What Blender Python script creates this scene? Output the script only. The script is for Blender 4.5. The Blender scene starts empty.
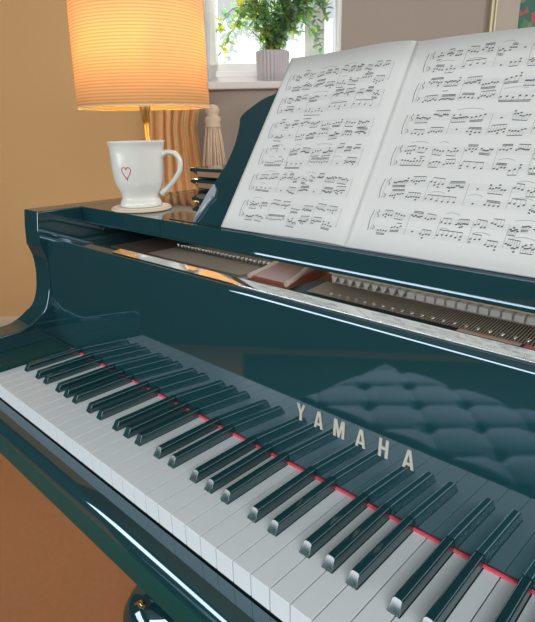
import bpy, bmesh, math, random
from mathutils import Vector, Matrix

scene = bpy.context.scene
COL = scene.collection
PI = math.pi
rnd = random.Random(7)

# ------------------------------------------------------------------ camera
# piano coordinates in mm: x along the keys, y into the piano, z above key tops
KEY_Z = 730.0
RX = Vector((0.72438, 0.68916, -0.01825))
RD = Vector((0.21073, -0.24654, -0.94594))
RF = Vector((-0.6564, 0.68138, -0.32382))
CAM = Vector((888.225, -259.002, 378.379))
def V(x, y, z): return Vector((x / 1000, y / 1000, (z + KEY_Z) / 1000))
cam = bpy.data.cameras.new('camera')
camo = bpy.data.objects.new('camera', cam)
COL.objects.link(camo)
m = Matrix.Identity(4)
for i in range(3):
    m[i][0] = RX[i]; m[i][1] = -RD[i]; m[i][2] = -RF[i]
p = V(*CAM)
for i in range(3): m[i][3] = p[i]
camo.matrix_world = m
cam.sensor_width = 36
cam.lens = 36 * 537.78 / 622
cam.clip_start = 0.02
scene.camera = camo

# room frame: a along the window wall, D away from the camera, z above floor (mm)
HD = Vector((RF.x, RF.y, 0)).normalized()
HA = Vector((HD.y, -HD.x, 0))
def RW(a, D, z):
    q = Vector((CAM.x, CAM.y, 0)) + HA * a + HD * D
    return Vector((q.x / 1000, q.y / 1000, z / 1000))
ROOM_ROT = math.atan2(HA.y, HA.x)

# ------------------------------------------------------------------ world and light
world = bpy.data.worlds.new('world'); scene.world = world
world.use_nodes = True
bg = world.node_tree.nodes['Background']
bg.inputs[0].default_value = (0.93, 0.97, 0.98, 1)
bg.inputs[1].default_value = 0.85
def area(name, loc, target, sx, sy, power, color):
    l = bpy.data.lights.new(name, 'AREA'); l.shape = 'RECTANGLE'
    l.size = sx; l.size_y = sy; l.energy = power; l.color = color
    o = bpy.data.objects.new(name, l); COL.objects.link(o)
    o.location = loc
    o.rotation_euler = (target - loc).to_track_quat('-Z', 'Y').to_euler()
    return o
area('daylight_fill_behind', RW(-100, -1950, 2000), RW(-100, 0, 1000), 3.4, 1.0, 78, (0.97, 0.98, 0.98))  # added fill panel, no window built behind the camera; brightens the key tops
area('daylight_fill_right', RW(2150, 700, 1650), RW(0, 700, 900), 2.4, 1.5, 50, (0.97, 0.98, 0.98))  # added fill panel out of view; the right wall has no window
area('daylight_fill_left', RW(-2540, -600, 1265), RW(0, -600, 1235), 2.4, 0.86, 42, (0.95, 0.97, 1.0))  # added panel on the windowless side wall; puts highlights on the black-key fronts
area('daylight_window_back', RW(-40, 3080, 1850), RW(-40, 1000, 900), 0.65, 0.9, 9, (0.92, 0.96, 1.0))
scene.view_settings.view_transform = 'Standard'
scene.view_settings.look = 'None'
scene.view_settings.gamma = 1
scene.view_settings.use_curve_mapping = False
scene.view_settings.exposure = 0.0

# ------------------------------------------------------------------ materials
def mat(name, color, rough=0.5, ior=1.5, metal=0.0, spec_tint=None, **kw):
    M = bpy.data.materials.new(name); M.use_nodes = True
    b = M.node_tree.nodes['Principled BSDF']
    b.inputs['Base Color'].default_value = (*color, 1)
    b.inputs['Roughness'].default_value = rough
    b.inputs['IOR'].default_value = ior
    b.inputs['Metallic'].default_value = metal
    if spec_tint: b.inputs['Specular Tint'].default_value = (*spec_tint, 1)
    for k, v in kw.items(): b.inputs[k].default_value = v
    return M
def noise_mat(name, c1, c2, scale, rough=0.8, bump=0.0, detail=4, ior=1.5, bscale=None):
    M = mat(name, c1, rough, ior); nt = M.node_tree; b = nt.nodes['Principled BSDF']
    tc = nt.nodes.new('ShaderNodeTexCoord')
    n = nt.nodes.new('ShaderNodeTexNoise'); n.inputs['Scale'].default_value = scale
    n.inputs['Detail'].default_value = detail
    nt.links.new(tc.outputs['Object'], n.inputs['Vector'])
    r = nt.nodes.new('ShaderNodeMix'); r.data_type = 'RGBA'
    r.inputs[6].default_value = (*c1, 1); r.inputs[7].default_value = (*c2, 1)
    nt.links.new(n.outputs['Fac'], r.inputs[0]); nt.links.new(r.outputs[2], b.inputs['Base Color'])
    if bump:
        n2 = nt.nodes.new('ShaderNodeTexNoise'); n2.inputs['Scale'].default_value = bscale or scale
        nt.links.new(tc.outputs['Object'], n2.inputs['Vector'])
        bp = nt.nodes.new('ShaderNodeBump'); bp.inputs['Strength'].default_value = bump
        bp.inputs['Distance'].default_value = 0.002
        nt.links.new(n2.outputs['Fac'], bp.inputs['Height']); nt.links.new(bp.outputs[0], b.inputs['Normal'])
    return M
TINT = (0.68, 0.82, 0.98)
LACQ = mat('lacquer', (0.010, 0.045, 0.052), 0.035, 2.4, spec_tint=TINT)
LIP = mat('mirror_metal', (0.80, 0.81, 0.79), 0.05, 1.5, 1.0)
BEDL = mat('lacquer_case', (0.011, 0.058, 0.050), 0.45, 1.3, spec_tint=(0.6, 0.85, 0.9))
LACQ2 = mat('lacquer_satin', (0.010, 0.042, 0.050), 0.18, 1.7)
WHITE = mat('key_white', (0.72, 0.77, 0.79), 0.3, 1.45)
BLACK = mat('key_black', (0.006, 0.042, 0.046), 0.09, 2.05)
FELT = noise_mat('red_felt', (0.80, 0.09, 0.14), (0.88, 0.13, 0.19), 900, 0.95)
LETTER = mat('letter_brass', (0.62, 0.60, 0.52), 0.35, 1.5, 0.35)
BRASS = mat('brass', (0.75, 0.55, 0.22), 0.25, 1.5, 1.0)
BRASSL = mat('lamp_brass', (0.70, 0.52, 0.24), 0.3, 1.5, 0.8)
PLATE = noise_mat('bronze_plate', (0.42, 0.20, 0.11), (0.50, 0.26, 0.14), 30, 0.35)
PLATE_RED = mat('copper_plate', (0.36, 0.13, 0.08), 0.35)
RIBM = mat('plate_rib', (0.78, 0.62, 0.50), 0.4)
RAIL = mat('beech_rail', (0.95, 0.76, 0.55), 0.5)
DAMP = mat('damper_felt', (0.95, 0.95, 0.92), 0.9)
STRG = mat('string_steel', (0.42, 0.36, 0.28), 0.5, 1.5, 0.3)
PIN = mat('tuning_pin_steel', (0.62, 0.64, 0.62), 0.3, 1.5, 0.9)
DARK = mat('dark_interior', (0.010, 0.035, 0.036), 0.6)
PAPER = noise_mat('paper', (0.645, 0.655, 0.635), (0.68, 0.69, 0.67), 12, 0.75)
INK = mat('ink', (0.075, 0.085, 0.09), 0.8)
STAFF = mat('staff_ink', (0.42, 0.43, 0.43), 0.7)
CERAM = mat('mug_ceramic', (0.70, 0.69, 0.64), 0.12, 1.5)
HEART = mat('heart_red', (0.55, 0.02, 0.05), 0.3)
CORK = noise_mat('coaster_cork', (0.62, 0.47, 0.33), (0.72, 0.60, 0.45), 300, 0.8)
COASTW = mat('coaster_top', (0.72, 0.68, 0.58), 0.4)
OCHRE_GLOW = noise_mat('wall_lamp_glow_ochre', (0.76, 0.46, 0.205), (0.80, 0.49, 0.22), 1.5, 0.85, 0.15, bscale=120)  # the lamp's orange glow on the left wall, put into its base colour
TAUPE = noise_mat('wall_taupe_paint', (0.40, 0.33, 0.28), (0.43, 0.36, 0.305), 1.5, 0.85, 0.15, bscale=120)
CARPET = noise_mat('carpet', (0.35, 0.165, 0.07), (0.42, 0.20, 0.095), 60, 0.95, 0.8, bscale=500)
SLATE = noise_mat('wall_slate_paint', (0.05, 0.10, 0.11), (0.06, 0.12, 0.13), 2, 0.9)
CEILM = noise_mat('ceiling_paint', (0.20, 0.20, 0.20), (0.23, 0.23, 0.23), 2, 0.9)
TRIM = mat('trim_paint', (0.78, 0.62, 0.45), 0.45)
WFRAME = mat('window_frame_white', (0.86, 0.84, 0.82), 0.4)
SILL = mat('window_sill_paint', (0.80, 0.76, 0.73), 0.4)
LEATHER = mat('bench_leather', (0.003, 0.085, 0.12), 0.38, 1.38)
GOLD = mat('gilt_frame', (0.60, 0.54, 0.36), 0.45, 1.5, 0.3)
POT = mat('pot_glaze', (0.58, 0.53, 0.55), 0.5)
SOIL = noise_mat('soil', (0.06, 0.04, 0.03), (0.12, 0.08, 0.05), 200, 0.95)
STEM = mat('stem_bark', (0.16, 0.13, 0.08), 0.8)
REFL_GREY = mat('reflection_grey', (0.30, 0.35, 0.40), 0.3, 1.6)

def leaf_mat(name, c):
    M = mat(name, c, 0.45); nt = M.node_tree; b = nt.nodes['Principled BSDF']
    t = nt.nodes.new('ShaderNodeBsdfTranslucent'); t.inputs[0].default_value = (*[min(1, x * 1.6) for x in c], 1)
    mx = nt.nodes.new('ShaderNodeMixShader'); mx.inputs[0].default_value = 0.45
    nt.links.new(b.outputs[0], mx.inputs[1]); nt.links.new(t.outputs[0], mx.inputs[2])
    nt.links.new(mx.outputs[0], nt.nodes['Material Output'].inputs[0])
    return M
LEAF_G = leaf_mat('leaf_green', (0.26, 0.46, 0.20))
LEAF_D = leaf_mat('leaf_dark', (0.20, 0.30, 0.20))
LEAF_Y = leaf_mat('leaf_yellow', (0.55, 0.58, 0.10))

def cloth_mat(name, c, trans, c2=None, fac=0.5):
    M = mat(name, c, 0.9); nt = M.node_tree; b = nt.nodes['Principled BSDF']
    t = nt.nodes.new('ShaderNodeBsdfTranslucent'); t.inputs[0].default_value = (*trans, 1)
    mx = nt.nodes.new('ShaderNodeMixShader'); mx.inputs[0].default_value = fac
    nt.links.new(b.outputs[0], mx.inputs[1]); nt.links.new(t.outputs[0], mx.inputs[2])
    nt.links.new(mx.outputs[0], nt.nodes['Material Output'].inputs[0])
    return M
CURTAIN = cloth_mat('curtain_cloth', (0.98, 0.60, 0.28), (0.85, 0.6, 0.3), fac=0.12)
TASSEL = noise_mat('tassel_thread', (0.82, 0.62, 0.44), (0.88, 0.70, 0.52), 400, 0.9)

def net_mat():
    M = bpy.data.materials.new('net_sheer'); M.use_nodes = True; nt = M.node_tree
    b = nt.nodes['Principled BSDF']; b.inputs['Base Color'].default_value = (0.8, 0.78, 0.76, 1); b.inputs['Roughness'].default_value = 0.9
    t = nt.nodes.new('ShaderNodeBsdfTransparent')
    mx = nt.nodes.new('ShaderNodeMixShader'); mx.inputs[0].default_value = 0.45
    nt.links.new(b.outputs[0], mx.inputs[1]); nt.links.new(t.outputs[0], mx.inputs[2])
    nt.links.new(mx.outputs[0], nt.nodes['Material Output'].inputs[0])
    return M
NET = net_mat()
def glass_mat():
    M = bpy.data.materials.new('window_glass'); M.use_nodes = True; nt = M.node_tree
    nt.nodes.remove(nt.nodes['Principled BSDF'])
    g = nt.nodes.new('ShaderNodeBsdfGlossy'); g.inputs['Roughness'].default_value = 0.02
    t = nt.nodes.new('ShaderNodeBsdfTransparent'); t.inputs[0].default_value = (0.96, 0.98, 0.98, 1)
    mx = nt.nodes.new('ShaderNodeMixShader'); mx.inputs[0].default_value = 0.06
    nt.links.new(t.outputs[0], mx.inputs[1]); nt.links.new(g.outputs[0], mx.inputs[2])
    nt.links.new(mx.outputs[0], nt.nodes['Material Output'].inputs[0])
    return M
GLASS = glass_mat()
def shade_mat():
    # ribbed silk: threads of two tones running round the drum, lit from the bulb inside
    M = bpy.data.materials.new('shade_silk'); M.use_nodes = True; nt = M.node_tree
    b = nt.nodes['Principled BSDF']; b.inputs['Roughness'].default_value = 0.8
    tc = nt.nodes.new('ShaderNodeTexCoord'); sp = nt.nodes.new('ShaderNodeSeparateXYZ')
    nt.links.new(tc.outputs['Object'], sp.inputs[0])
    ml = nt.nodes.new('ShaderNodeMath'); ml.operation = 'MULTIPLY'; ml.inputs[1].default_value = 2 * PI / 0.0075
    nt.links.new(sp.outputs[2], ml.inputs[0])
    sn = nt.nodes.new('ShaderNodeMath'); sn.operation = 'SINE'; nt.links.new(ml.outputs[0], sn.inputs[0])
    mr = nt.nodes.new('ShaderNodeMapRange'); mr.inputs[1].default_value = -0.2; mr.inputs[2].default_value = 1.0
    nt.links.new(sn.outputs[0], mr.inputs[0])
    mx = nt.nodes.new('ShaderNodeMix'); mx.data_type = 'RGBA'
    mx.inputs[6].default_value = (0.90, 0.66, 0.34, 1); mx.inputs[7].default_value = (0.78, 0.44, 0.17, 1)
    nt.links.new(mr.outputs[0], mx.inputs[0])
    nt.links.new(mx.outputs[2], b.inputs['Base Color'])
    t = nt.nodes.new('ShaderNodeBsdfTranslucent'); nt.links.new(mx.outputs[2], t.inputs[0])
    ms = nt.nodes.new('ShaderNodeMixShader'); ms.inputs[0].default_value = 0.23
    nt.links.new(b.outputs[0], ms.inputs[1]); nt.links.new(t.outputs[0], ms.inputs[2])
    nt.links.new(ms.outputs[0], nt.nodes['Material Output'].inputs[0])
    return M
SHADE = shade_mat()
def bulb_mat():
    M = bpy.data.materials.new('bulb_glow'); M.use_nodes = True
    b = M.node_tree.nodes['Principled BSDF']
    b.inputs['Base Color'].default_value = (0.9, 0.8, 0.6, 1)
    b.inputs['Emission Color'].default_value = (1, 0.62, 0.2, 1); b.inputs['Emission Strength'].default_value = 8
    return M
BULB = bulb_mat()

# ------------------------------------------------------------------ object helpers
def thing(name, label, cat, loc, group=None):
    o = bpy.data.objects.new(name, None); COL.objects.link(o); o.location = loc
    o.empty_display_size = 0.05
    o['label'] = label; o['category'] = cat
    if group: o['group'] = group
    return o
def origin(o):
    v = Vector((0, 0, 0))
    while o is not None: v = v + o.location; o = o.parent
    return v
def obj(name, bm, m, parent=None, smooth=False, bevel=None, segs=2, at=None, label=None, angle=30):
    """bm holds world coordinates (m); verts are rebased on the parent (or on `at`)."""
    base = origin(parent) if parent is not None else Vector((0, 0, 0))
    loc = Vector((0, 0, 0)) if at is None else at - base
    for v in bm.verts: v.co -= base + loc
    bmesh.ops.recalc_face_normals(bm, faces=bm.faces[:])
    me = bpy.data.meshes.new(name); bm.to_mesh(me); bm.free()
    if isinstance(m, (list, tuple)):
        for k in m: me.materials.append(k)
    else: me.materials.append(m)
    if smooth:
        for f in me.polygons: f.use_smooth = True
    o = bpy.data.objects.new(name, me); COL.objects.link(o); o.location = loc
    if parent is not None: o.parent = parent
    if bevel:
        b = o.modifiers.new('bevel', 'BEVEL'); b.width = bevel / 1000; b.segments = segs
        b.limit_method = 'ANGLE'; b.angle_limit = math.radians(angle); b.harden_normals = False
        for f in me.polygons: f.use_smooth = True
        w = o.modifiers.new('wn', 'WEIGHTED_NORMAL'); w.keep_sharp = False
    if label: o['label'] = label
    return o
def struct(name, bm, m, parent=None, **k):
    o = obj(name, bm, m, parent, **k)
    if parent is None: o['kind'] = 'structure'
    return o
def tag(o, label, cat, group=None):
    o['label'] = label; o['category'] = cat
    if group: o['group'] = group
    return o
def BM(): return bmesh.new()
def box8(bm, ps, mi=0):
    vs = [bm.verts.new(q) for q in ps]
    for f in ((0, 1, 2, 3), (4, 5, 6, 7), (0, 1, 5, 4), (1, 2, 6, 5), (2, 3, 7, 6), (3, 0, 4, 7)):
        F = bm.faces.new([vs[i] for i in f]); F.material_index = mi
def bx(bm, x0, x1, y0, y1, z0, z1, f=V, mi=0):
    box8(bm, [f(x0, y0, z0), f(x1, y0, z0), f(x1, y1, z0), f(x0, y1, z0),
              f(x0, y0, z1), f(x1, y0, z1), f(x1, y1, z1), f(x0, y1, z1)], mi)
def prism(bm, poly, f0, f1, mi=0):
    """poly: list of (a,b); f0/f1 map (a,b) to the two end positions"""
    A = [bm.verts.new(f0(*q)) for q in poly]; B = [bm.verts.new(f1(*q)) for q in poly]
    n = len(poly)
    F = bm.faces.new(A); F.material_index = mi
    F = bm.faces.new(B[::-1]); F.material_index = mi
    for i in range(n):
        F = bm.faces.new([A[i], B[i], B[(i + 1) % n], A[(i + 1) % n]]); F.material_index = mi
def lathe(bm, prof, c, n=48, f=None, mi=0, cap0=True, cap1=True):
    """prof: (r,z) in metres around c (Vector, m)"""
    rings = []
    for r, z in prof:
        rings.append([bm.verts.new(c + Vector((r * math.cos(2 * PI * i / n), r * math.sin(2 * PI * i / n), z))) for i in range(n)])
    for a, b in zip(rings, rings[1:]):
        for i in range(n):
            F = bm.faces.new([a[i], a[(i + 1) % n], b[(i + 1) % n], b[i]]); F.material_index = mi; F.smooth = True
    if cap0 and prof[0][0] > 1e-6: bm.faces.new(rings[0][::-1])
    if cap1 and prof[-1][0] > 1e-6: bm.faces.new(rings[-1])
def tube(bm, pts, rs, n=10, flat=None, mi=0):
    if not isinstance(rs, (list, tuple)): rs = [rs] * len(pts)
    rings = []; up = Vector((0.13, 0.21, 1)).normalized() if flat is None else flat
    for i, q in enumerate(pts):
        t = (pts[min(i + 1, len(pts) - 1)] - pts[max(i - 1, 0)]).normalized()
        a = t.cross(up)
        if a.length < 1e-4: a = t.cross(Vector((1, 0, 0)))
        a.normalize(); b = t.cross(a).normalized()
        r = rs[i]; ra, rb = r if isinstance(r, tuple) else (r, r)
        rings.append([bm.verts.new(q + a * ra * math.cos(2 * PI * k / n) + b * rb * math.sin(2 * PI * k / n)) for k in range(n)])
    for A, B in zip(rings, rings[1:]):
        for k in range(n):
            F = bm.faces.new([A[k], A[(k + 1) % n], B[(k + 1) % n], B[k]]); F.smooth = True; F.material_index = mi
    bm.faces.new(rings[0][::-1]); bm.faces.new(rings[-1])
def spline(ps, k=8):
    out = []
    n = len(ps)
    for i in range(n - 1):
        p0 = ps[max(i - 1, 0)]; p1 = ps[i]; p2 = ps[i + 1]; p3 = ps[min(i + 2, n - 1)]
        for j in range(k):
            t = j / k
            out.append(tuple(0.5 * (2 * b + (c - a) * t + (2 * a - 5 * b + 4 * c - d) * t * t + (-a + 3 * b - 3 * c + d) * t ** 3)
                             for a, b, c, d in zip(p0, p1, p2, p3)))
    out.append(tuple(ps[-1]))
    return out

# ------------------------------------------------------------------ room
A0, A1, DB = -2600, 2300, -2100
DL, DW, STEP = 2880, 2960, -545           # lamp-glow ochre wall, window wall, added step between them (behind the curtain)
H = 2600
bm = BM(); bx(bm, A0, A1, DB, 3100, -60, 0, RW); struct('floor', bm, CARPET)
bm = BM(); bx(bm, A0, A1, DB, 3100, H, H + 60, RW); struct('ceiling', bm, CEILM)
bm = BM(); bx(bm, A0, STEP, DL, 3200, 0, H, RW); struct('wall_left', bm, OCHRE_GLOW)
WA0, WA1, WZ0, WZ1 = -300, 392, 1290, 2350
bm = BM()
bx(bm, STEP, WA0, DW, 3200, 0, H, RW); bx(bm, WA1, A1, DW, 3200, 0, H, RW)
bx(bm, WA0, WA1, DW, 3200, 0, WZ0, RW); bx(bm, WA0, WA1, DW, 3200, WZ1, H, RW)
struct('wall_window', bm, TAUPE)
bm = BM(); bx(bm, A0 - 80, A0, DB, 3200, 0, H, RW); struct('wall_side', bm, SLATE)
bm = BM(); bx(bm, A1, A1 + 80, DB, 3200, 0, H, RW); struct('wall_right', bm, TAUPE)
bm = BM(); bx(bm, A0, A1, DB - 80, DB, 0, H, RW); struct('wall_behind', bm, SLATE)
bm = BM()
prism(bm, [(DL - 18, 0), (DL, 0), (DL, 120), (DL - 6, 120), (DL - 18, 108)],
      lambda a, b: RW(A0, a, b), lambda a, b: RW(STEP, a, b))
struct('baseboard_left', bm, TRIM)
bm = BM()
prism(bm, [(DW - 18, 0), (DW, 0), (DW, 120), (DW - 6, 120), (DW - 18, 108)],
      lambda a, b: RW(STEP, a, b), lambda a, b: RW(A1, a, b))
struct('baseboard_window', bm, TRIM)
# window: frame, stiles, panes
bm = BM()
FY0, FY1 = 3085, 3140
bx(bm, WA0, WA0 + 70, FY0, FY1, WZ0, WZ1, RW); bx(bm, 218, 322, FY0, FY1, WZ0, WZ1, RW)
bx(bm, WA0, WA1, FY0, FY1, WZ0, 1428, RW); bx(bm, WA0, WA1, FY0, FY1, WZ1 - 70, WZ1, RW)
bx(bm, WA1 - 12, WA1, FY0, FY1, WZ0, WZ1, RW)
win = struct('window_1', bm, WFRAME, bevel=6)
bm = BM()
bx(bm, 250, 268, FY0 - 10, FY0, 1395, WZ1 - 70, RW); bx(bm, WA0 + 50, WA0 + 62, FY0 - 10, FY0, 1432, WZ1 - 70, RW)
bx(bm, WA0 + 50, 214, FY0 - 10, FY0, 1360, 1388, RW)
obj('glazing_bead', bm, WFRAME, win, bevel=3)
bm = BM(); bx(bm, WA0 + 70, 218, 3110, 3116, 1428, WZ1 - 70, RW); obj('window_pane', bm, GLASS, win)
bm = BM(); bx(bm, 322, WA1 - 12, 3110, 3116, 1428, WZ1 - 70, RW); obj('window_pane', bm, GLASS, win)
bm = BM(); bx(bm, WA0 - 10, WA1 + 40, DW - 55, DW, 1290, 1326, RW); bx(bm, WA0, WA1, DW - 5, FY0, 1290, 1326, RW)
struct('trim_1', bm, SILL, bevel=7, segs=3)
# painted white reveals of the recess
bm = BM(); bx(bm, WA0, WA0 + 8, DW + 2, FY0, 1326, WZ1, RW); bx(bm, WA1 - 8, WA1, DW + 2, FY0, 1326, WZ1, RW)
struct('trim_2', bm, WFRAME)

# ------------------------------------------------------------------ grand piano
piano = thing('grand_piano', 'glossy black grand piano with its fallboard open and red felt strip behind the keys', 'piano', V(611, 500, -KEY_Z))
XL, XR = -66.0, 1288.0                     # inner faces of the arms
XLO, XRO = -122.0, 1344.0                  # outer faces
P = 23.5
def part(name, bm, m, **k): return obj(name, bm, m, piano, **k)

# case rim: left side straight, tail rounded, bentside
outl = [(XLO, 420), (XLO, 1350)] + [(p_[0], p_[1]) for p_ in spline([(XLO, 1350), (-60, 1640), (140, 1830), (400, 1800), (560, 1600), (800, 1250), (1180, 1000), (XRO, 760)], 6)[1:]] + [(XRO, 420)]
def inset(pts, d):
    out = []
    cx, cy = 560, 900
    for i, (x, y) in enumerate(pts):
        a = pts[max(i - 1, 0)]; b = pts[min(i + 1, len(pts) - 1)]
        tx, ty = b[0] - a[0], b[1] - a[1]; l = math.hypot(tx, ty) or 1
        nx, ny = ty / l, -tx / l
        out.append((x + nx * d, y + ny * d))
    return out
inn = inset(outl, 56)
inn[0] = (XL, 420); inn[-1] = (XR, 420)
bm = BM()
for z0, z1 in ((-150, 244),):
    n = len(outl)
    vo0 = [bm.verts.new(V(x, y, z0)) for x, y in outl]; vo1 = [bm.verts.new(V(x, y, z1)) for x, y in outl]
    vi0 = [bm.verts.new(V(x, y, z0)) for x, y in inn]; vi1 = [bm.verts.new(V(x, y, z1)) for x, y in inn]
    for i in range(n - 1):
        bm.faces.new([vo0[i], vo0[i + 1], vo1[i + 1], vo1[i]]); bm.faces.new([vi0[i], vi0[i + 1], vi1[i + 1], vi1[i]])
        bm.faces.new([vo1[i], vo1[i + 1], vi1[i + 1], vi1[i]]); bm.faces.new([vo0[i], vo0[i + 1], vi0[i + 1], vi0[i]])
    for i in (0, n - 1): bm.faces.new([vo0[i], vo1[i], vi1[i], vi0[i]])
part('rim', bm, LACQ, bevel=3)
# arms (cheeks) with the S-curved front
sil = [(151, 244), (147, 215), (145, 182), (148, 173), (152.5, 157), (154, 138), (153, 117), (149, 93), (142, 73), (134, 62), (123, 54.5), (110, 46), (97, 40), (85, 37), (60, 36), (20, 35), (-15, 33), (-33, 26), (-40, 10), (-41, -80)]
arm = [(p_[0], p_[1]) for p_ in [sil[0], sil[1]] + spline(sil[2:], 4)] + [(420, -80), (420, 244)]
for x0, x1 in ((XLO, XL), (XR, XRO)):
    bm = BM(); prism(bm, arm, lambda a, b: V(x0, a, b), lambda a, b: V(x1, a, b))
    part('arm', bm, LACQ, bevel=4.5, segs=4, angle=35)
# key blocks
for x0, x1 in ((XL, -1.5), (52 * P + 1.5, XR)):
    bm = BM(); prism(bm, [(-4, -30), (-4, 3), (3, 8), (120, 8), (149, 6), (149, -30)], lambda a, b: V(x0, a, b), lambda a, b: V(x1, a, b))
    part('key_block', bm, BEDL, bevel=2, segs=2)
# keybed and keyslip
bm = BM(); bx(bm, XLO + 1, XRO - 1, -34, 430, -84, -52); part('keybed', bm, BEDL, bevel=4, segs=3)
ks = [(-1.0, -27.6), (-24, -28)] + [(-24 - 12 * math.sin(t), -28 - 25 * (1 - math.cos(t))) for t in [PI / 2 * i / 6 for i in range(1, 7)]] + [(-38, -60), (-38, -78), (-1.0, -78)]
bm = BM(); prism(bm, ks, lambda a, b: V(XL, a, b), lambda a, b: V(XR, a, b)); 
slip = part('keyslip', bm, [LACQ, BEDL], bevel=1.2, segs=2)
for f in slip.data.polygons:
    if f.normal.y < -0.5 and f.center.z + 0.0 < (KEY_Z - 45) / 1000: f.material_index = 1   # satin lower edge
bm = BM(); bx(bm, XL, XR, 2, 148, -50, -24); part('key_frame', bm, DARK)

# white and black keys (A0 .. C8)
BOFF = {0: .90, 1: 2.10, 3: 3.87, 4: 5.0, 5: 6.13}   # black key centre, C = 0
def note(i):                                    # white index -> letter in C scale 0..6
    return (i + 5) % 7
blacks = []
for i in range(52):
    k = note(i)
    if k in BOFF and i < 51:
        octx = (i - k) * P
        blacks.append(octx + BOFF[k] * P)
bset = sorted(blacks)
W2 = 6.3
for i in range(52):
    x0, x1 = i * P + 0.55, (i + 1) * P - 0.55
    xl, xr = x0, x1
    for b in bset:
        if abs(b - i * P) < 8: xl = b + W2
        if abs(b - (i + 1) * P) < 8: xr = b - W2
    bm = BM()
    poly = [(x0, 0), (x1, 0), (x1, 50), (xr, 50), (xr, 148.4), (xl, 148.4), (xl, 50), (x0, 50)]
    q = [poly[0], poly[1], poly[2]] + ([poly[3]] if xr < x1 - .1 else []) + [poly[4], poly[5]] + ([poly[6]] if xl > x0 + .1 else []) + [poly[7]]
    prism(bm, q, lambda a, b: V(a, b, -25.5), lambda a, b: V(a, b, 0))
    part('white_key', bm, WHITE, bevel=0.45, segs=2)
for b in bset:
    bm = BM()
    sec = [(-5.8, -3), (-5.7, 1)] + [(-1.9 - 2.9 * math.cos(t), 8.8 + 2.9 * math.sin(t)) for t in [PI / 2 * k / 5 for k in range(6)]]
    sec = sec + [(-a, c) for a, c in sec[::-1]]
    prism(bm, sec, lambda a, c: V(b + a, 49.3 + (7.2 * c / 11.7 if c > 0 else 0), c), lambda a, c: V(b + a, 148.6, c))
    part('black_key', bm, BLACK, bevel=0.5, segs=2, angle=40)
# felt strip
bm = BM(); bx(bm, -2, 52 * P + 2, 146.4, 149.2, 0.3, 2.6); part('felt_strip', bm, FELT)

# fallboard: plane leaning back, rounded shoulder, flat glossy top
TL = math.tan(0.0526)
def fy(z): return 149 + TL * z
fb = [(fy(2.8), 2.8)] + [(fy(z), z) for z in (60, 120, 190)]
for i in range(1, 9):
    t = PI / 2 * i / 8
    fb.append((fy(190) + 6 * (1 - math.cos(t)), 190 + 7 * math.sin(t)))
fb += [(166.5, 197.2), (183, 200), (186, 199), (186, 180), (172, 180), (168, 2.8)]
bm = BM(); prism(bm, fb, lambda a, b: V(XL, a, b), lambda a, b: V(XR, a, b))
fall = part('fallboard', bm, LACQ, bevel=0.8, segs=2)
bm = BM(); prism(bm, [(166.8, 197.4), (182.5, 200.1), (182.5, 201.6), (166.8, 198.9)], lambda a, b: V(145, a, b), lambda a, b: V(1077, a, b)); part('mirror_strip', bm, LIP, bevel=0.3, label='mirror strip added to brighten the fallboard lip reflection')  # added mirror over the lacquered lip; brightens its reflection of the pages
# lettering in raised metal on the fallboard
def stroke(x0, z0, x1, z1, w):
    dx, dz = x1 - x0, z1 - z0; l = math.hypot(dx, dz); nx, nz = -dz / l * w / 2, dx / l * w / 2
    return [(x0 + nx, z0 + nz), (x1 + nx, z1 + nz), (x1 - nx, z1 - nz), (x0 - nx, z0 - nz)]
GLY = {
    'Y': ([[(-6, 20), (-2.6, 20), (0, 12.6), (2.6, 20), (6, 20), (1.6, 9), (1.6, 0), (-1.6, 0), (-1.6, 9)]], 6),
    'A': ([[(-6, 0), (-2.0, 20), (2.0, 20), (6, 0), (2.8, 0), (2.0, 4), (-2.0, 4), (-2.8, 0)]], 6),
    'H': ([[(-5.4, 0), (-5.4, 20), (-2.2, 20), (-2.2, 11.7), (2.2, 11.7), (2.2, 20), (5.4, 20), (5.4, 0), (2.2, 0), (2.2, 8.6), (-2.2, 8.6), (-2.2, 0)]], 6),
    'M': ([[(-7, 0), (-7, 20), (-2.9, 20), (0, 8), (2.9, 20), (7, 20), (7, 0), (3.9, 0), (3.9, 12), (1.2, 0), (-1.2, 0), (-3.9, 12), (-3.9, 0)]], 7),
}
GLY['A'] = ([[(-6, 0), (-1.9, 20), (1.9, 20), (6, 0), (2.8, 0), (2.15, 3.6), (-2.15, 3.6), (-2.8, 0)]], 6)
def glyph(ch, cx, z0):
    bm = BM()
    def f0(a, b): return V(cx + a, fy(z0 + b) - 1.2, z0 + b)
    def f1(a, b): return V(cx + a, fy(z0 + b) + 0.4, z0 + b)
    if ch == 'A':    # two legs and a crossbar leave the counter open
        for poly in ([(-6, 0), (-1.9, 20), (0, 20), (0, 15.5), (-1.9, 6.2), (-1.9, 3.4), (-2.5, 3.4), (-3.0, 0)],
                     [(0, 15.5), (0, 20), (1.9, 20), (6, 0), (3.0, 0), (2.5, 3.4), (1.9, 3.4), (1.9, 6.2)],
                     [(-1.9, 3.4), (-1.9, 6.2), (1.9, 6.2), (1.9, 3.4)]):
            prism(bm, poly, f0, f1)
    else:
        for poly in GLY[ch][0]: prism(bm, poly, f0, f1)
    obj('letter', bm, LETTER, fall)
for ch, cx in zip('YAMAHA', (541.5, 567, 594.5, 622, 649, 677)): glyph(ch, cx, 63.3)

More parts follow.
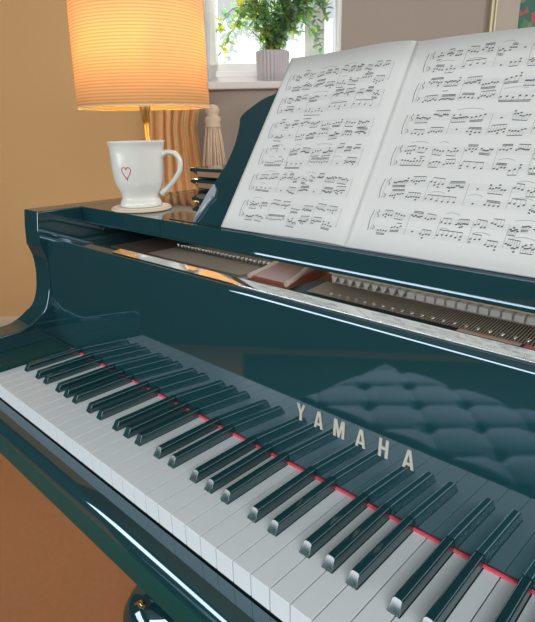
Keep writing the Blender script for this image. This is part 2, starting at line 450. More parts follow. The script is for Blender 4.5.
# wood behind the action, plate, pin rows
bm = BM(); bx(bm, XL, XR, 206, 286, 120, 158); part('pin_block_cover', bm, DARK)
bm = BM(); bx(bm, XL, XR, 286, 1000, 100, 150); part('soundboard', bm, PLATE)
bm = BM(); bx(bm, XL, 318, 286, 420, 150, 160)
part('plate', bm, noise_mat('bass_plate', (0.20, 0.16, 0.13), (0.30, 0.22, 0.17), 20, 0.4))
bm = BM(); prism(bm, [(322, 287), (400, 287), (372, 420), (292, 420)], lambda a, b: V(a, b, 150), lambda a, b: V(a, b, 168))
part('plate_section', bm, PLATE_RED, bevel=3, label='copper red section of the plate')
for pts_ in ([(328, 285), (322, 310), (313, 345), (293, 400)], [(402, 285), (394, 310), (380, 345), (352, 400)]):
    bm = BM(); tube(bm, [V(x, y, 168) for x, y in spline(pts_, 6)], (0.004)); part('plate_rib', bm, RIBM)
bm = BM(); prism(bm, [(345, 176), (345, 204), (352, 212), (430, 212), (430, 160), (353, 160), (353, 176)], lambda a, b: V(430, a, b), lambda a, b: V(XR, a, b))
part('action_rail', bm, RAIL, bevel=2, label='pale beech rail')
bm = BM(); bx(bm, 402, XR, 287, 356, 140, 160); part('action_frame', bm, DARK)
x = 446.0; k = 0
while x < 1270 and k < 62:
    bm = BM()
    w = 5.3
    if x < 560:
        prism(bm, [(x - 5.6, 175.6), (x + 5.6, 175.6), (x + 1, 167), (x - 1, 167)], lambda a, b: V(a, 338, b), lambda a, b: V(a, 350, b))
    else:
        bx(bm, x - w, x + w, 338, 350, 168, 175.6)
    part('damper', bm, DAMP); x += 13.4; k += 1
bm = BM(); x = 440.0
while x < 1275:
    for s in (-5, -1.65, 1.65, 5):
        box8(bm, [V(x + s - .5, 292, 162), V(x + s + .5, 292, 162), V(x + s + .5, 337, 166), V(x + s - .5, 337, 166),
                  V(x + s - .5, 292, 163.2), V(x + s + .5, 292, 163.2), V(x + s + .5, 337, 167.2), V(x + s - .5, 337, 167.2)])
    x += 13.4
o = part('strings', bm, STRG); o['kind'] = 'stuff'
bm = BM(); x = 60.0
while x < 300:
    for s in (0,):
        box8(bm, [V(x + s - .9, 290, 162), V(x + s + .9, 290, 162), V(x + s + 8 + .9, 410, 164), V(x + s + 8 - .9, 410, 164),
                  V(x + s - .9, 290, 163.6), V(x + s + .9, 290, 163.6), V(x + s + 8 + .9, 410, 165.6), V(x + s + 8 - .9, 410, 165.6)])
    x += 5.2
o = part('bass_strings', bm, STRG); o['kind'] = 'stuff'
for i in range(24):
    bm = BM(); lathe(bm, [(0.0032, 0), (0.0032, 0.010), (0.0024, 0.011)], V(70 + i * 10.2, 352, 161), 10); part('tuning_pin', bm, PIN)
for i in range(60):
    bm = BM(); lathe(bm, [(0.0022, 0), (0.0022, 0.005)], V(470 + i * 13.4, 300, 160), 8); part('tuning_pin', bm, PIN)
for x0, x1, c in ((652, 720, (0.75, 0.52, 0.40)), (724, 1270, (0.70, 0.20, 0.20))):
    bm = BM(); bx(bm, x0, x1, 288.5, 297, 158, 160.5); part('felt_cloth', bm, mat('felt_cloth', c, 0.9))

# side shelves and the music desk's base (flush with one another)
for x0, x1 in ((XL + 2, 180), (1042, XR - 2)):
    bm = BM(); bx(bm, x0, x1, 235, 526, 215, 244); part('side_shelf', bm, LACQ, bevel=0.5, segs=2)
desk = None
bm = BM(); bx(bm, 181, 1041, 235, 330, 215, 244)
bx(bm, 190, 1030, 246, 250, 244, 245.2)
base = part('music_desk_base', bm, LACQ, bevel=0.5, segs=2)
SA, CA = math.sin(math.radians(31)), math.cos(math.radians(31))
def DK(x, s, n=0.0, y0=244.0):               # desk plane: s up the slope, n towards the player
    return V(x, y0 + s * SA - n * CA, 244 + s * CA + n * SA)
dl = [(246, 1)] + spline([(250, 30), (260, 83), (266, 101), (268.5, 131), (264, 161), (259, 180), (275, 196), (293, 208), (313, 215)], 4) + \
     spline([(313, 215), (330, 240), (352, 258), (408, 262), (520, 262)], 4)[1:]
dl = [(a[0], a[1]) for a in dl]
full = dl + [(1222 - a, b) for a, b in dl[::-1]]
bm = BM(); prism(bm, full, lambda a, b: DK(a, b, -8), lambda a, b: DK(a, b, -20))
dsk = part('music_desk', bm, LACQ, bevel=1.2, segs=2)
for sx in (0, 1):
    bm = BM()
    g = (lambda a: a) if not sx else (lambda a: 1222 - a)
    pl_ = [(243, 2), (245, 18), (252, 52), (259, 68), (268, 60), (270, 48), (264, 40), (247, 4)]  # grey wedge shaped after the lit reflection at the desk's foot
    prism(bm, pl_, lambda a, b: DK(g(a), b, -5), lambda a, b: DK(g(a), b, -7.8)); obj('desk_reflection_wedge', bm, REFL_GREY, dsk, bevel=.8, segs=2)
    bm = BM(); tube(bm, [DK(g(268), 47, -4.4), DK(g(262), 38, -4.4), DK(g(246), 4, -4.4)], [.0014, .0012, .0008], 8)  # thin rod standing in for the bright line along the wedge
    obj('highlight_rod', bm, PIN, dsk)

# lid (main panel, and the front flap folded back on top)
lo = [(XLO + 8, 534), (XLO + 8, 1350)] + [(a[0], a[1]) for a in spline([(XLO, 1350), (-60, 1640), (140, 1830), (400, 1800), (560, 1600), (800, 1250), (1180, 1000), (XRO, 760)], 6)[1:]] + [(XRO, 534)]
def lidlayer(poly, z0):
    bm = BM(); n = len(poly)
    levels = [(12, z0), (12, z0 + 3), (9, z0 + 10), (3, z0 + 14), (0, z0 + 16), (0, z0 + 21), (3, z0 + 24)]
    rings = []
    cx = sum(a for a, b in poly) / n; cy = sum(b for a, b in poly) / n
    for d, z in levels:
        ring = []
        for i, (x_, y_) in enumerate(poly):
            a = poly[i - 1]; b = poly[(i + 1) % n]
            e1 = Vector((x_ - a[0], y_ - a[1])).normalized(); e2 = Vector((b[0] - x_, b[1] - y_)).normalized()
            n1 = Vector((e1.y, -e1.x)); n2 = Vector((e2.y, -e2.x))
            mm = n1 + n2; mm = mm / max(0.5, mm.dot(n1))
            s = 1 if (mm.dot(Vector((cx - x_, cy - y_))) > 0) else -1
            ring.append(bm.verts.new(V(x_ + s * mm.x * d, y_ + s * mm.y * d, z)))
        rings.append(ring)
    for A, B in zip(rings, rings[1:]):
        for i in range(n): bm.faces.new([A[i], A[(i + 1) % n], B[(i + 1) % n], B[i]])
    bm.faces.new(rings[0]); bm.faces.new(rings[-1])
    return bm
part('lid', lidlayer(lo, 245.5), LACQ, bevel=1.5, segs=2)
part('lid_flap', lidlayer([(XLO + 8, 534), (XLO + 8, 840), (XRO, 840), (XRO, 534)], 270.5), LACQ, bevel=1.5, segs=2)

for z0 in (250.5, 275.5):
    bm = BM(); bx(bm, XLO + 36, XRO - 36, 532.5, 546, z0, z0 + 11); part('reflection_band', bm, mat('reflection_band_brown', (0.40, 0.22, 0.13), 0.15), label='brown band painting the curtain reflection on the lid front')  # brown is the curtain's reflection put in as base colour
# legs: two front, one at the tail, each ending in a round cup with a brass caster
for lx, ly in ((55, 240), (1167, 240), (300, 1500)):
    bm = BM(); c = V(lx, ly, -KEY_Z)
    lathe(bm, [(0.030, 0.125), (0.032, 0.20), (0.040, 0.42), (0.048, 0.55), (0.050, 0.60), (0.050, 0.648 if ly < 1000 else 0.58)], c, 32)
    leg = part('leg', bm, LACQ)
    bm = BM(); lathe(bm, [(0.072, 0.0), (0.084, 0.008), (0.088, 0.05), (0.084, 0.085), (0.066, 0.118), (0.036, 0.135)], c, 40)
    obj('caster_cup', bm, LACQ, leg, smooth=True)
    bm = BM()
    fx, fyv = (c - V(*CAM)).normalized().x, (c - V(*CAM)).normalized().y
    cc = c + Vector((0.002, -0.050, 0.137))
    tube(bm, [cc + Vector((0.018, -0.004, 0.006)), cc, cc + Vector((-0.012, -0.006, -0.008))], [0.004, 0.007, 0.004], 10)
    obj('caster', bm, BRASS, leg)
# pedal lyre
bm = BM(); bx(bm, 560, 662, 250, 300, -700, -660)
bx(bm, 572, 586, 262, 280, -660, -84); bx(bm, 636, 650, 262, 280, -660, -84)
ly_ = part('pedal_lyre', bm, LACQ, bevel=3)
for s in (-26, 0, 26):
    bm = BM(); tube(bm, [V(611 + s, 260, -680), V(611 + s, 200, -682), V(611 + s, 150, -690)], [(0.006, .004), (.008, .004), (.011, .004)], 10)
    obj('pedal', bm, BRASS, ly_)

# ------------------------------------------------------------------ sheet music
book = thing('sheet_music', 'open book of printed piano music standing on the music desk', 'book', V(530, 244, 245.5))
XS = 530.0
def bulge(x, s):
    if x <= XS:
        t = (XS - x) / 214.0                 # 0 at the spine, 1 at the outer edge
        return 1.0 + 12.0 * (t ** 0.45) * math.exp(-((t - 0.06) / 0.33) ** 2) + 2.0 * (1 - t)
    t = (x - XS) / 214.0
    return 1.0 + 5.0 * (t ** 0.5) * math.exp(-((t - 0.05) / 0.4) ** 2)
BL = lambda s: 315 + s * 0.062               # left edge drifts as the pages fan
def PG(x, s, extra=0.0):
    return DK(x, s + 1.6, 0.0 + bulge(x, s) + extra)
def page(side):
    bm = BM(); nx, ns = 40, 6; top = []; bot = []
    for j in range(ns + 1):
        s = 262.0 * j / ns
        rt, rb = [], []
        for i in range(nx + 1):
            t = i / nx
            if side < 0: x = BL(s) + (XS - BL(s)) * t
            else: x = XS + 214 * t
            rt.append(bm.verts.new(PG(x, s))); rb.append(bm.verts.new(DK(x, s + 1.6, -6.5)))
        top.append(rt); bot.append(rb)
    for G in (top, bot):
        for j in range(ns):
            for i in range(nx):
                F = bm.faces.new([G[j][i], G[j][i + 1], G[j + 1][i + 1], G[j + 1][i]]); F.smooth = True
    for j in range(ns):
        for i in (0, nx): bm.faces.new([top[j][i], top[j + 1][i], bot[j + 1][i], bot[j][i]])
    for i in range(nx):
        for j in (0, ns): bm.faces.new([top[j][i], top[j][i + 1], bot[j][i + 1], bot[j][i]])
    return bm
def quad(bm, pts_, e=0.18): bm.faces.new([bm.verts.new(PG(a, s, e)) for a, s in pts_])
def bar(bm, x0, s0, x1, s1, w, seg=1, e=0.18):
    for k in range(seg):
        a, b = k / seg, (k + 1) / seg
        xa, xb = x0 + (x1 - x0) * a, x0 + (x1 - x0) * b; sa, sb = s0 + (s1 - s0) * a, s0 + (s1 - s0) * b
        if abs(x1 - x0) > abs(s1 - s0): quad(bm, [(xa, sa - w / 2), (xb, sb - w / 2), (xb, sb + w / 2), (xa, sa + w / 2)], e)
        else: quad(bm, [(xa - w / 2, sa), (xa + w / 2, sa), (xb + w / 2, sb), (xb - w / 2, sb)], e)
def head(bm, x, s, r=1.0):
    pts_ = []
    for k in range(7):
        t = 2 * PI * k / 7; a, b = 1.3 * r * math.cos(t), 0.85 * r * math.sin(t)
        pts_.append((x + a * .94 - b * .34, s + a * .34 + b * .94))
    quad(bm, pts_, 0.2)
def curve(bm, pts_, w):
    for (a, b), (c, d) in zip(pts_, pts_[1:]):
        dx, dy = c - a, d - b; l = math.hypot(dx, dy) or 1; nx, ny = -dy / l * w / 2, dx / l * w / 2
        quad(bm, [(a + nx, b + ny), (c + nx, d + ny), (c - nx, d - ny), (a - nx, b - ny)], 0.2)
def music(bs, bi, x0, x1, centres, seed):
    R_ = random.Random(seed)
    for row, sc in enumerate(centres):
        st = [sc + 8.6, sc - 8.6]; g = 1.62
        for st_i, c in enumerate(st):
            for k in range(-2, 3): bar(bs, x0, c + k * g, x1, c + k * g, 0.16, 24)
        # brace, clefs
        curve(bi, [(x0 - 3 - 1.6 * math.sin(PI * t / 12) * (1 if t % 12 else 0), sc - 12 + 2 * t) for t in range(13)], 0.7)
        curve(bi, [(x0 + 3.2 + 1.9 * math.sin(t * .9) * (1 - t / 12), st[0] - 4.5 + t * 0.95) for t in range(11)], 0.65)
        curve(bi, [(x0 + 2 + 2.2 * math.sin(t * .55), st[1] + 2.6 - t * 0.75) for t in range(7)], 0.7)
        nb = R_.choice([4, 5, 4]); bw = (x1 - x0 - 8) / nb
        for b in range(nb + 1):
            bar(bi, x0 + 8 + b * bw if b else x0, sc - 8.6 - 2 * g, x0 + 8 + b * bw if b else x0, sc + 8.6 + 2 * g, 0.22, 1)
        for b in range(nb):
            for st_i, c in enumerate(st):
                xs = x0 + 10 + b * bw; ng = R_.choice([2, 2, 3]) if st_i == 0 else R_.choice([1, 2, 2])
                gw = (bw - 3) / ng
                for q_ in range(ng):
                    gx = xs + q_ * gw; n = R_.choice([4, 4, 6, 3]) if gw < 18 else R_.choice([4, 6, 8])
                    if R_.random() < 0.10: head(bi, gx + gw * .4, c + R_.uniform(-3, 3)); continue
                    up = R_.random() < 0.55
                    h0 = R_.uniform(-3.0, 3.0); sl = R_.uniform(-3.2, 3.2); pitch = (gw - 2.4) / n
                    hs = [h0 + sl * i / n + R_.uniform(-1.2, 1.2) for i in range(n)]
                    be = (max(hs) + 4.6) if up else (min(hs) - 4.6)
                    sgn = 1 if up else -1; tilt = sl * 0.35
                    e0, e1 = gx + (1 if up else -1), gx + (n - 1) * pitch + (1 if up else -1)
                    for lv in range(R_.choice([1, 1, 2])):
                        bar(bi, e0, c + be - tilt / 2 - sgn * lv * 1.55, e1, c + be + tilt / 2 - sgn * lv * 1.45, 0.8, 2)
                    for i, hh in enumerate(hs):
                        hx = gx + i * pitch; head(bi, hx, c + hh)
                        bar(bi, hx + (1 if up else -1), c + min(hh, be), hx + (1 if up else -1), c + max(hh, be), 0.2)
                        if R_.random() < 0.12: head(bi, hx, c + hh - sgn * 3.2)
                if R_.random() < .35:   # slur
                    sx0 = xs + R_.uniform(0, 4); sx1 = sx0 + R_.uniform(9, bw * .7)
                    curve(bi, [(sx0 + (sx1 - sx0) * t / 8, c + 7.6 + 1.8 * math.sin(PI * t / 8)) for t in range(9)], 0.3)
        if R_.random() < .5: bar(bi, x0 + 30, sc, x0 + 36, sc, 0.8)
for side, x0, x1, cs, sd in ((-1, 347, 512, (222, 186, 148, 109, 70, 31), 3), (1, 556, 737, (231, 193, 153, 114, 74, 35), 11)):
    pg = obj('page', page(side), PAPER, book)
    bs, bi = BM(), BM(); music(bs, bi, x0, x1, cs, sd)
    obj('staff_lines', bs, STAFF, pg); obj('printed_notes', bi, INK, pg)

# ------------------------------------------------------------------ mug and coaster
MC = V(60, 284, 244.2)
bm = BM(); lathe(bm, [(0.050, 0), (0.0525, 0.001), (0.0525, 0.004), (0.0515, 0.005)], MC, 64)
coaster = tag(obj('coaster', bm, CORK, None, at=MC), 'round pale cork coaster under the white mug on the piano shelf', 'coaster')
bm = BM(); lathe(bm, [(0.0485, 0.0052), (0.0485, 0.0062), (0.045, 0.0062)], MC, 64); obj('coaster_top', bm, COASTW, coaster, label='pale glazed top face')
mugo = thing('coffee_mug', 'white ceramic mug with a small red heart outline and curved handle', 'mug', MC + Vector((0, 0, 0.0066)))
MB = MC + Vector((0, 0, 0.0066))
prof = [(0.0, .002), (.031, .002), (.0345, 0), (.0358, .002), (.0355, .007), (.0325, .012), (.0318, .016), (.0335, .022), (.0372, .030), (.0412, .040), (.0432, .052), (.0444, .066), (.0448, .082), (.0452, .094), (.0465, .1015), (.0488, .1070), (.0487, .1085), (.0470, .1080), (.0440, .100), (.0425, .080), (.0405, .052), (.034, .030), (.026, .012), (0.0, .010)]
OUTP = [(b, a) for a, b in prof[5:16]]
prof = [(a[0], a[1]) for a in spline(prof, 3)]
prof = [(max(a, 0.0), b) for a, b in prof]
bm = BM(); lathe(bm, prof, MB, 72, cap0=False, cap1=False); obj('mug_body', bm, CERAM, mugo, smooth=True)
def mr(z):
    for (z0, r0), (z1, r1) in zip(OUTP, OUTP[1:]):
        if z0 <= z <= z1: return r0 + (r1 - r0) * (z - z0) / (z1 - z0)
    return .0448
side = HA.copy(); side.z = 0
hp = spline([(.040, .084), (.052, .0895), (.065, .087), (.073, .076), (.072, .060), (.063, .045), (.050, .031), (.0365, .020)], 5)
bm = BM(); tube(bm, [MB + side * a + Vector((0, 0, b)) for a, b in hp], [(.0060, .0095)] * 4 + [(.0045, .0085)] * (len(hp) - 8) + [(.0052, .0088)] * 4, 14, flat=HD.cross(Vector((0, 0, 1))) * 0 + Vector((HD.x, HD.y, 0)))
obj('mug_handle', bm, CERAM, mugo, smooth=True)
# heart outline painted on the wall, facing the keyboard side
hp = []
for k in range(41):
    t = 2 * PI * k / 40
    hx = 16 * math.sin(t) ** 3; hz = 13 * math.cos(t) - 5 * math.cos(2 * t) - 2 * math.cos(3 * t) - math.cos(4 * t)
    if hz < 0: hz *= 1.35
    hp.append((hx * .00050, hz * .00060))
ang0 = math.atan2(-HD.y, -HD.x) - math.asin(0.25)
bm = BM(); ps = []
for hx, hz in hp:
    z = .061 + hz; r = mr(z) + .0003; a = ang0 + hx / r
    ps.append(MB + Vector((r * math.cos(a), r * math.sin(a), z)))
tube(bm, ps, 0.0007, 6); obj('heart_motif', bm, HEART, mugo)

# ------------------------------------------------------------------ floor lamp behind the piano
LP = V(-463, 667, -KEY_Z)
def rz(z): return z / 1000 + KEY_Z / 1000
lamp = thing('floor_lamp', 'lit lamp with a ribbed yellow drum shade and slim brass stem behind the mug', 'lamp', LP)
bm = BM(); lathe(bm, [(0.14, 0), (0.14, 0.012), (0.12, 0.022), (0.02, 0.032), (0.012, 0.05)], LP, 48); obj('lamp_base', bm, BRASSL, lamp)
bm = BM(); lathe(bm, [(0.0055, 0.04), (0.0055, rz(398))], LP, 20); obj('pole', bm, BRASSL, lamp)
bm = BM(); lathe(bm, [(0.0065, rz(396)), (0.011, rz(400)), (0.0115, rz(424)), (0.014, rz(428)), (0.016, rz(440)), (0.016, rz(470))], LP, 24); obj('lamp_holder', bm, BRASSL, lamp)
zb, zt, rb, rt_ = rz(435), rz(748), 0.180, 0.1725
bm = BM(); lathe(bm, [(rb, zb), (rt_, zt)], LP, 96, cap0=False, cap1=False)
me_shade = obj('lamp_shade', bm, SHADE, lamp, smooth=True)
sm = me_shade.modifiers.new('thick', 'SOLIDIFY'); sm.thickness = 0.0015
for z_, r_ in ((zb, rb), (zt, rt_)):
    bm = BM(); tube(bm, [LP + Vector(((r_ + .0008) * math.cos(2 * PI * i / 64), (r_ + .0008) * math.sin(2 * PI * i / 64), z_)) for i in range(65)], 0.0018, 8); obj('shade_ring', bm, mat('shade_trim', (0.80, 0.68, 0.52), 0.7), lamp)
bm = BM()
for k in range(3):
    a = 2 * PI * k / 3 + .4
    tube(bm, [LP + Vector((0.012 * math.cos(a), 0.012 * math.sin(a), rz(452))), LP + Vector((rb * .995 * math.cos(a), rb * .995 * math.sin(a), zb + .003))], 0.0015, 6)
obj('shade_carrier', bm, BRASSL, lamp)
bm = BM(); lathe(bm, [(0.004, rz(468)), (0.013, rz(474)), (0.028, rz(505)), (0.030, rz(525)), (0.024, rz(545)), (0.010, rz(557)), (0.001, rz(559))], LP, 24); obj('light_bulb', bm, BULB, lamp, smooth=True)
pl = bpy.data.lights.new('bulb_light', 'POINT'); pl.energy = 23; pl.color = (1.0, 0.73, 0.23); pl.shadow_soft_size = 0.035
plo = bpy.data.objects.new('bulb_light', pl); COL.objects.link(plo); plo.location = Vector((0, 0, rz(570))); plo.parent = lamp

# ------------------------------------------------------------------ curtain, tie-back tassel, net
def drape(fa, fd, z0, z1, a_fun, nfold, amp, nz=24, na=120, seed=1):
    bm = BM(); R_ = random.Random(seed); ph = [R_.uniform(0, 6) for _ in range(6)]; rows = []
    for j in range(nz + 1):
        z = z0 + (z1 - z0) * j / nz; l, r = a_fun(z); row = []
        for i in range(na + 1):
            t = i / na
            w = math.sin(2 * PI * nfold * t + ph[0] + .5 * math.sin(2 * PI * t * 2 + ph[1])) + .35 * math.sin(2 * PI * nfold * 2.3 * t + ph[2])
            row.append(bm.verts.new(RW(l + (r - l) * t, fd + amp * w, z)))
        rows.append(row)
    for A, B in zip(rows, rows[1:]):
        for i in range(na): F = bm.faces.new([A[i], A[i + 1], B[i + 1], B[i]]); F.smooth = True
    return bm
def cur(z):
    # gathered by the tie-back near z = 1270
    g = math.exp(-((z - 1190) / 330) ** 2)
    return -640 + 60 * g, -262 - 55 * g - (25 if z < 1150 else 0)
c = obj('curtain', drape(0, 2840, 20, 2400, cur, 6, 17, seed=4), CURTAIN, None, at=RW(-450, 2840, 20), smooth=True)
c.modifiers.new('thick', 'SOLIDIFY').thickness = 0.003
tag(c, 'warm gold curtain hanging in folds beside the window behind the lamp', 'curtain')
bm = BM(); tube(bm, [RW(-900, 2860, 2420), RW(900, 2860, 2420)], 0.014, 14)
tag(obj('curtain_pole', bm, BRASSL, None, at=RW(0, 2860, 2420)), 'brass curtain pole above the window', 'curtain pole')
tas = thing('curtain_tieback', 'pale rope tie-back with a long fringed tassel hanging from the gold curtain', 'tie-back', RW(-290, 2790, 900))
bm = BM()
for ph in (0, PI / 2, PI, 3 * PI / 2):
    ps = []
    for i in range(60):
        t = i / 59; a = -600 + 320 * t; z = 1270 - 40 * math.sin(PI * t) + 0 * t; w = 10
        ps.append(RW(a, 2795 + 11 * math.cos(t * 34 + ph), z + 9 * math.sin(t * 34 + ph)))
    tube(bm, ps, 0.010, 8)
obj('rope', bm, TASSEL, tas)
tc_ = RW(-248, 2770, -30)
bm = BM(); lathe(bm, [(0.010, 1.245), (0.026, 1.238), (0.034, 1.222), (0.030, 1.204), (0.024, 1.196), (0.036, 1.188), (0.040, 1.174), (0.034, 1.160), (0.038, 1.150), (0.040, 1.140)], tc_, 32); obj('tassel_head', bm, TASSEL, tas, smooth=True)
bm = BM()
for k in range(90):
    a = rnd.uniform(0, 2 * PI); r = rnd.uniform(.018, .040); l = rnd.uniform(.895, .925)
    u = Vector((math.cos(a), math.sin(a), 0))
    tube(bm, [tc_ + u * r * .8 + Vector((0, 0, 1.145)), tc_ + u * r * 1.15 + Vector((0, 0, 1.06)), tc_ + u * r * 1.55 + Vector((0, 0, l))], 0.0045, 5)
o = obj('fringe', bm, TASSEL, tas); o['kind'] = 'stuff'
o = obj('net_curtain', drape(0, 2905, 1335, 2400, lambda z: (-300, -262 + (z - 1335) * .05), 5, 10, seed=9), NET, None, at=RW(-260, 2905, 1335), smooth=True)
tag(o, 'narrow sheer white net drawn to the left edge of the window', 'net curtain')

# ------------------------------------------------------------------ plant
PP = RW(50, 3005, 1326.5)
plant = thing('potted_plant', 'leafy green and yellow houseplant in a ribbed mauve pot on the window sill', 'plant', PP)
bm = BM(); rings = []
for r, z in [(.066, 0), (.078, .004), (.079, .05), (.081, .10), (.083, .137), (.083, .142), (.076, .142), (.074, .115)]:
    rings.append([bm.verts.new(PP + Vector(((r + (.0032 * math.cos(28 * 2 * PI * i / 224) if r > .07 and z < .138 else 0)) * math.cos(2 * PI * i / 224), (r + (.0032 * math.cos(28 * 2 * PI * i / 224) if r > .07 and z < .138 else 0)) * math.sin(2 * PI * i / 224), z))) for i in range(224)])
for A, B in zip(rings, rings[1:]):
    for i in range(224): bm.faces.new([A[i], A[(i + 1) % 224], B[(i + 1) % 224], B[i]]).smooth = True
bm.faces.new(rings[0]); obj('pot', bm, POT, plant)
bm = BM(); lathe(bm, [(0.0, .122), (.076, .118)], PP, 40, cap0=False, cap1=False); obj('soil', bm, SOIL, plant)
stems = BM(); lv = [BM(), BM(), BM()]
def leaf(bm, p0, d, up, l, w):
    d = d.normalized(); s = d.cross(up)
    if s.length < 1e-3: s = d.cross(Vector((1, 0, 0)))
    s.normalize(); n = s.cross(d).normalized()
    c0 = [(0, 0), (.2, .62), (.5, 1), (.78, .72), (1, 0)]
    mid = [bm.verts.new(p0 + d * l * a - n * l * .18 * a * a) for a, _ in c0]
    L = [bm.verts.new(p0 + d * l * a + s * w * b * .5 + n * w * .18 - n * l * .18 * a * a) for a, b in c0[1:4]]
    R = [bm.verts.new(p0 + d * l * a - s * w * b * .5 + n * w * .18 - n * l * .18 * a * a) for a, b in c0[1:4]]
    for X in (L, R):
        bm.faces.new([mid[0], mid[1], X[0]]); bm.faces.new([mid[1], mid[2], X[1], X[0]])
        bm.faces.new([mid[2], mid[3], X[2], X[1]]); bm.faces.new([mid[3], mid[4], X[2]])
for k in range(40):
    a = rnd.uniform(-1, 1); d0 = rnd.uniform(-1, 1)
    top_a = a * 285; zt_ = 300 + rnd.uniform(-160, 240) * (1 - .35 * abs(a)); dd = d0 * 55
    p0 = PP + Vector((0, 0, .118)) + HA * rnd.uniform(-.03, .03)
    p3 = PP + HA * top_a / 1000 - HD * .02 + HD * dd / 1000 + Vector((0, 0, (zt_ + (-60 if abs(a) > .7 else 0)) / 1000 * (.9 if abs(a) > .75 else 1)))
    p1 = p0 + HA * top_a / 1000 * .18 + Vector((0, 0, zt_ / 1000 * .35)); p2 = p0 + HA * top_a / 1000 * .65 + Vector((0, 0, max(zt_ / 1000 * .7, .12)))
    sp = [Vector(q_) for q_ in spline([tuple(p0), tuple(p1), tuple(p2), tuple(p3)], 6)]
    tube(stems, sp, [0.0035 - 0.0025 * i / len(sp) for i in range(len(sp))], 5)
    for i in range(4, len(sp)):
        for q_ in range(2 if i < 9 else 3):
            dr = Vector((rnd.uniform(-1, 1), rnd.uniform(-1, 1), rnd.uniform(-.9, .7)))
            l = rnd.uniform(.026, .048)
            yl = rnd.random() < (.42 if (a < -.35 or zt_ < 230) else .12)
            leaf(lv[2] if yl else lv[0 if rnd.random() < .6 else 1], sp[i] + dr * .006, dr, Vector((0, 0, 1)), l, l * .62)
obj('stem', stems, STEM, plant)
for b_, m_, lab in zip(lv, (LEAF_G, LEAF_D, LEAF_Y), ('mid green leaves', 'dark green leaves', 'yellow green leaves')):
    o = obj('foliage', b_, m_, plant, label=lab); o['kind'] = 'stuff'

# ------------------------------------------------------------------ framed picture on the window wall
pic = thing('framed_picture', 'gilt framed picture with a pale mount and green and red image on the taupe wall', 'picture', RW(1370, DW - 2, 1440))
bm = BM()
def FR(a, b, z): return RW(a, b, z)
for a0, a1, z0, z1 in ((1112, 1122, 1440, 2160), (1132, 1142, 1440, 2160), (1636, 1660, 1440, 2160)):
    bx(bm, a0, a1, DW - 30, DW - 1, z0, z1, FR)
bx(bm, 1118, 1136, DW - 20, DW - 1, 1440, 2160, FR)
for z0, z1 in ((1440, 1452), (1460, 1472), (2136, 2160)): bx(bm, 1112, 1660, DW - 30, DW - 1, z0, z1, FR)
bx(bm, 1112, 1660, DW - 20, DW - 1, 1448, 1464, FR)
obj('picture_frame', bm, GOLD, pic, bevel=2.5)
bm = BM(); bx(bm, 1140, 1636, DW - 12, DW - 6, 1472, 2136, FR); obj('mount', bm, mat('mount_card', (0.52, 0.46, 0.38), 0.8), pic)
# print: abstract foliage patches
M_ = mat('print_green', (0.05, 0.17, 0.12), 0.6); nt = M_.node_tree; b = nt.nodes['Principled BSDF']
tcn = nt.nodes.new('ShaderNodeTexCoord'); vo = nt.nodes.new('ShaderNodeTexVoronoi'); vo.inputs['Scale'].default_value = 24
rp = nt.nodes.new('ShaderNodeValToRGB'); rp.color_ramp.interpolation = 'CONSTANT'
els = rp.color_ramp.elements; els[0].color = (0.04, 0.16, 0.11, 1); els[1].position = .45; els[1].color = (0.10, 0.22, 0.12, 1)
for ps_, cl in ((.68, (0.22, 0.26, 0.14, 1)), (.82, (0.55, 0.08, 0.09, 1)), (.92, (0.45, 0.33, 0.24, 1))):
    e = els.new(ps_); e.color = cl
sx_ = nt.nodes.new('ShaderNodeSeparateColor')
nt.links.new(tcn.outputs['Object'], vo.inputs['Vector']); nt.links.new(vo.outputs['Color'], sx_.inputs[0])
nt.links.new(sx_.outputs[0], rp.inputs[0]); nt.links.new(rp.outputs[0], b.inputs['Base Color'])
bm = BM(); bx(bm, 1258, 1560, DW - 15, DW - 12, 1540, 2060, FR); obj('print', bm, M_, pic)

bm = BM(); bx(bm, -2450, 330, -2000, 560, .2, 9, RW)  # added unseen dark sheet; keeps orange carpet out of the fallboard reflection
tag(obj('added_dark_sheet', bm, noise_mat('dark_sheet_pile', (0.012, 0.05, 0.05), (0.018, 0.065, 0.065), 200, 0.95), None, at=RW(-1000, -700, 0)), 'dark green sheet added out of view to darken the fallboard reflection', 'added_dark_sheet')

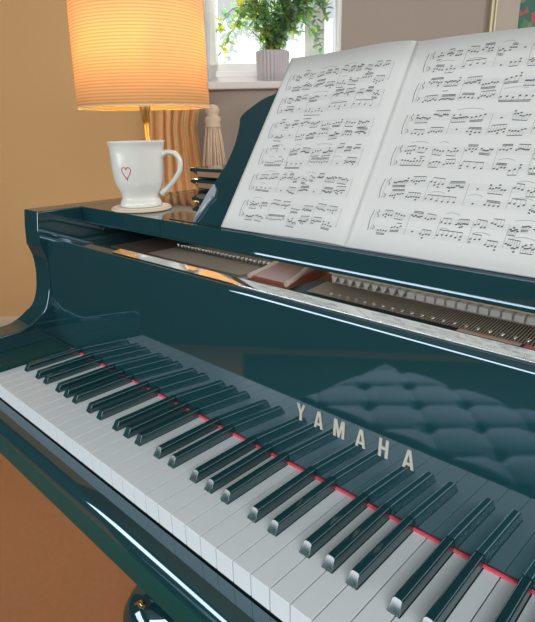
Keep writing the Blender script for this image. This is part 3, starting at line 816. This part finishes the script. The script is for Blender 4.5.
# ------------------------------------------------------------------ tufted bench in front of the keys
bench = thing('piano_bench', 'dark teal button-tufted leather bench in front of the keyboard', 'bench', V(470, -635, -KEY_Z + 9.2))
BX0, BX1, BY0, BY1, BZ = 60, 880, -860, -410, -235
bm = BM(); nx, ny = 150, 64; G = []
for j in range(ny + 1):
    row = []
    for i in range(nx + 1):
        x = BX0 + (BX1 - BX0) * i / nx; y = BY0 + (BY1 - BY0) * j / ny
        u_ = ((x - 389) / 83 + (y + 524) / 103) / 2; v_ = ((x - 389) / 83 - (y + 524) / 103) / 2
        hgt = 9 * (abs(math.sin(PI * u_)) * abs(math.sin(PI * v_))) ** .3
        du, dv = u_ - round(u_), v_ - round(v_); dd = math.hypot((du + dv) * 83, (du - dv) * 103)
        hgt -= 13 * math.exp(-(dd / 17) ** 2)
        e = min(x - BX0, BX1 - x, y - BY0, BY1 - y); ed = 1 - max(0, 1 - e / 34) ** 2.2
        row.append(bm.verts.new(V(x, y, BZ - 52 + (26 + hgt) * ed + 26 * min(1, ed * 1.4))))
    G.append(row)
for j in range(ny):
    for i in range(nx): bm.faces.new([G[j][i], G[j][i + 1], G[j + 1][i + 1], G[j + 1][i]]).smooth = True
ring = [G[0][i] for i in range(nx + 1)] + [G[j][nx] for j in range(1, ny + 1)] + [G[ny][i] for i in range(nx - 1, -1, -1)] + [G[j][0] for j in range(ny - 1, 0, -1)]
low = [bm.verts.new(Vector((v.co.x, v.co.y, (KEY_Z + BZ - 90) / 1000))) for v in ring]
for i in range(len(ring)): bm.faces.new([ring[i], ring[(i + 1) % len(ring)], low[(i + 1) % len(ring)], low[i]])
bm.faces.new(low)
cush = obj('cushion', bm, LEATHER, bench)
for iu in range(-12, 13):
    for iv in range(-12, 13):
        x = 389 + (iu + iv) * 83; y = -524 + (iu - iv) * 103
        if BX0 + 40 < x < BX1 - 40 and BY0 + 40 < y < BY1 - 40:
            bm = BM(); lathe(bm, [(0.009, 0), (0.010, .003), (0.006, .007), (0.001, .008)], V(x, y, BZ - 14), 16); obj('button', bm, LEATHER, cush, smooth=True)
bm = BM(); bx(bm, BX0 + 8, BX1 - 8, BY0 + 8, BY1 - 8, BZ - 150, BZ - 90.5); obj('bench_frame', bm, LACQ, bench, bevel=3)
for x in (BX0 + 40, BX1 - 40):
    for y in (BY0 + 40, BY1 - 40):
        bm = BM(); lathe(bm, [(.016, 0), (.028, .18), (.030, .336)], V(x, y, -KEY_Z + 9.2), 4); obj('leg', bm, LACQ, bench, bevel=2)
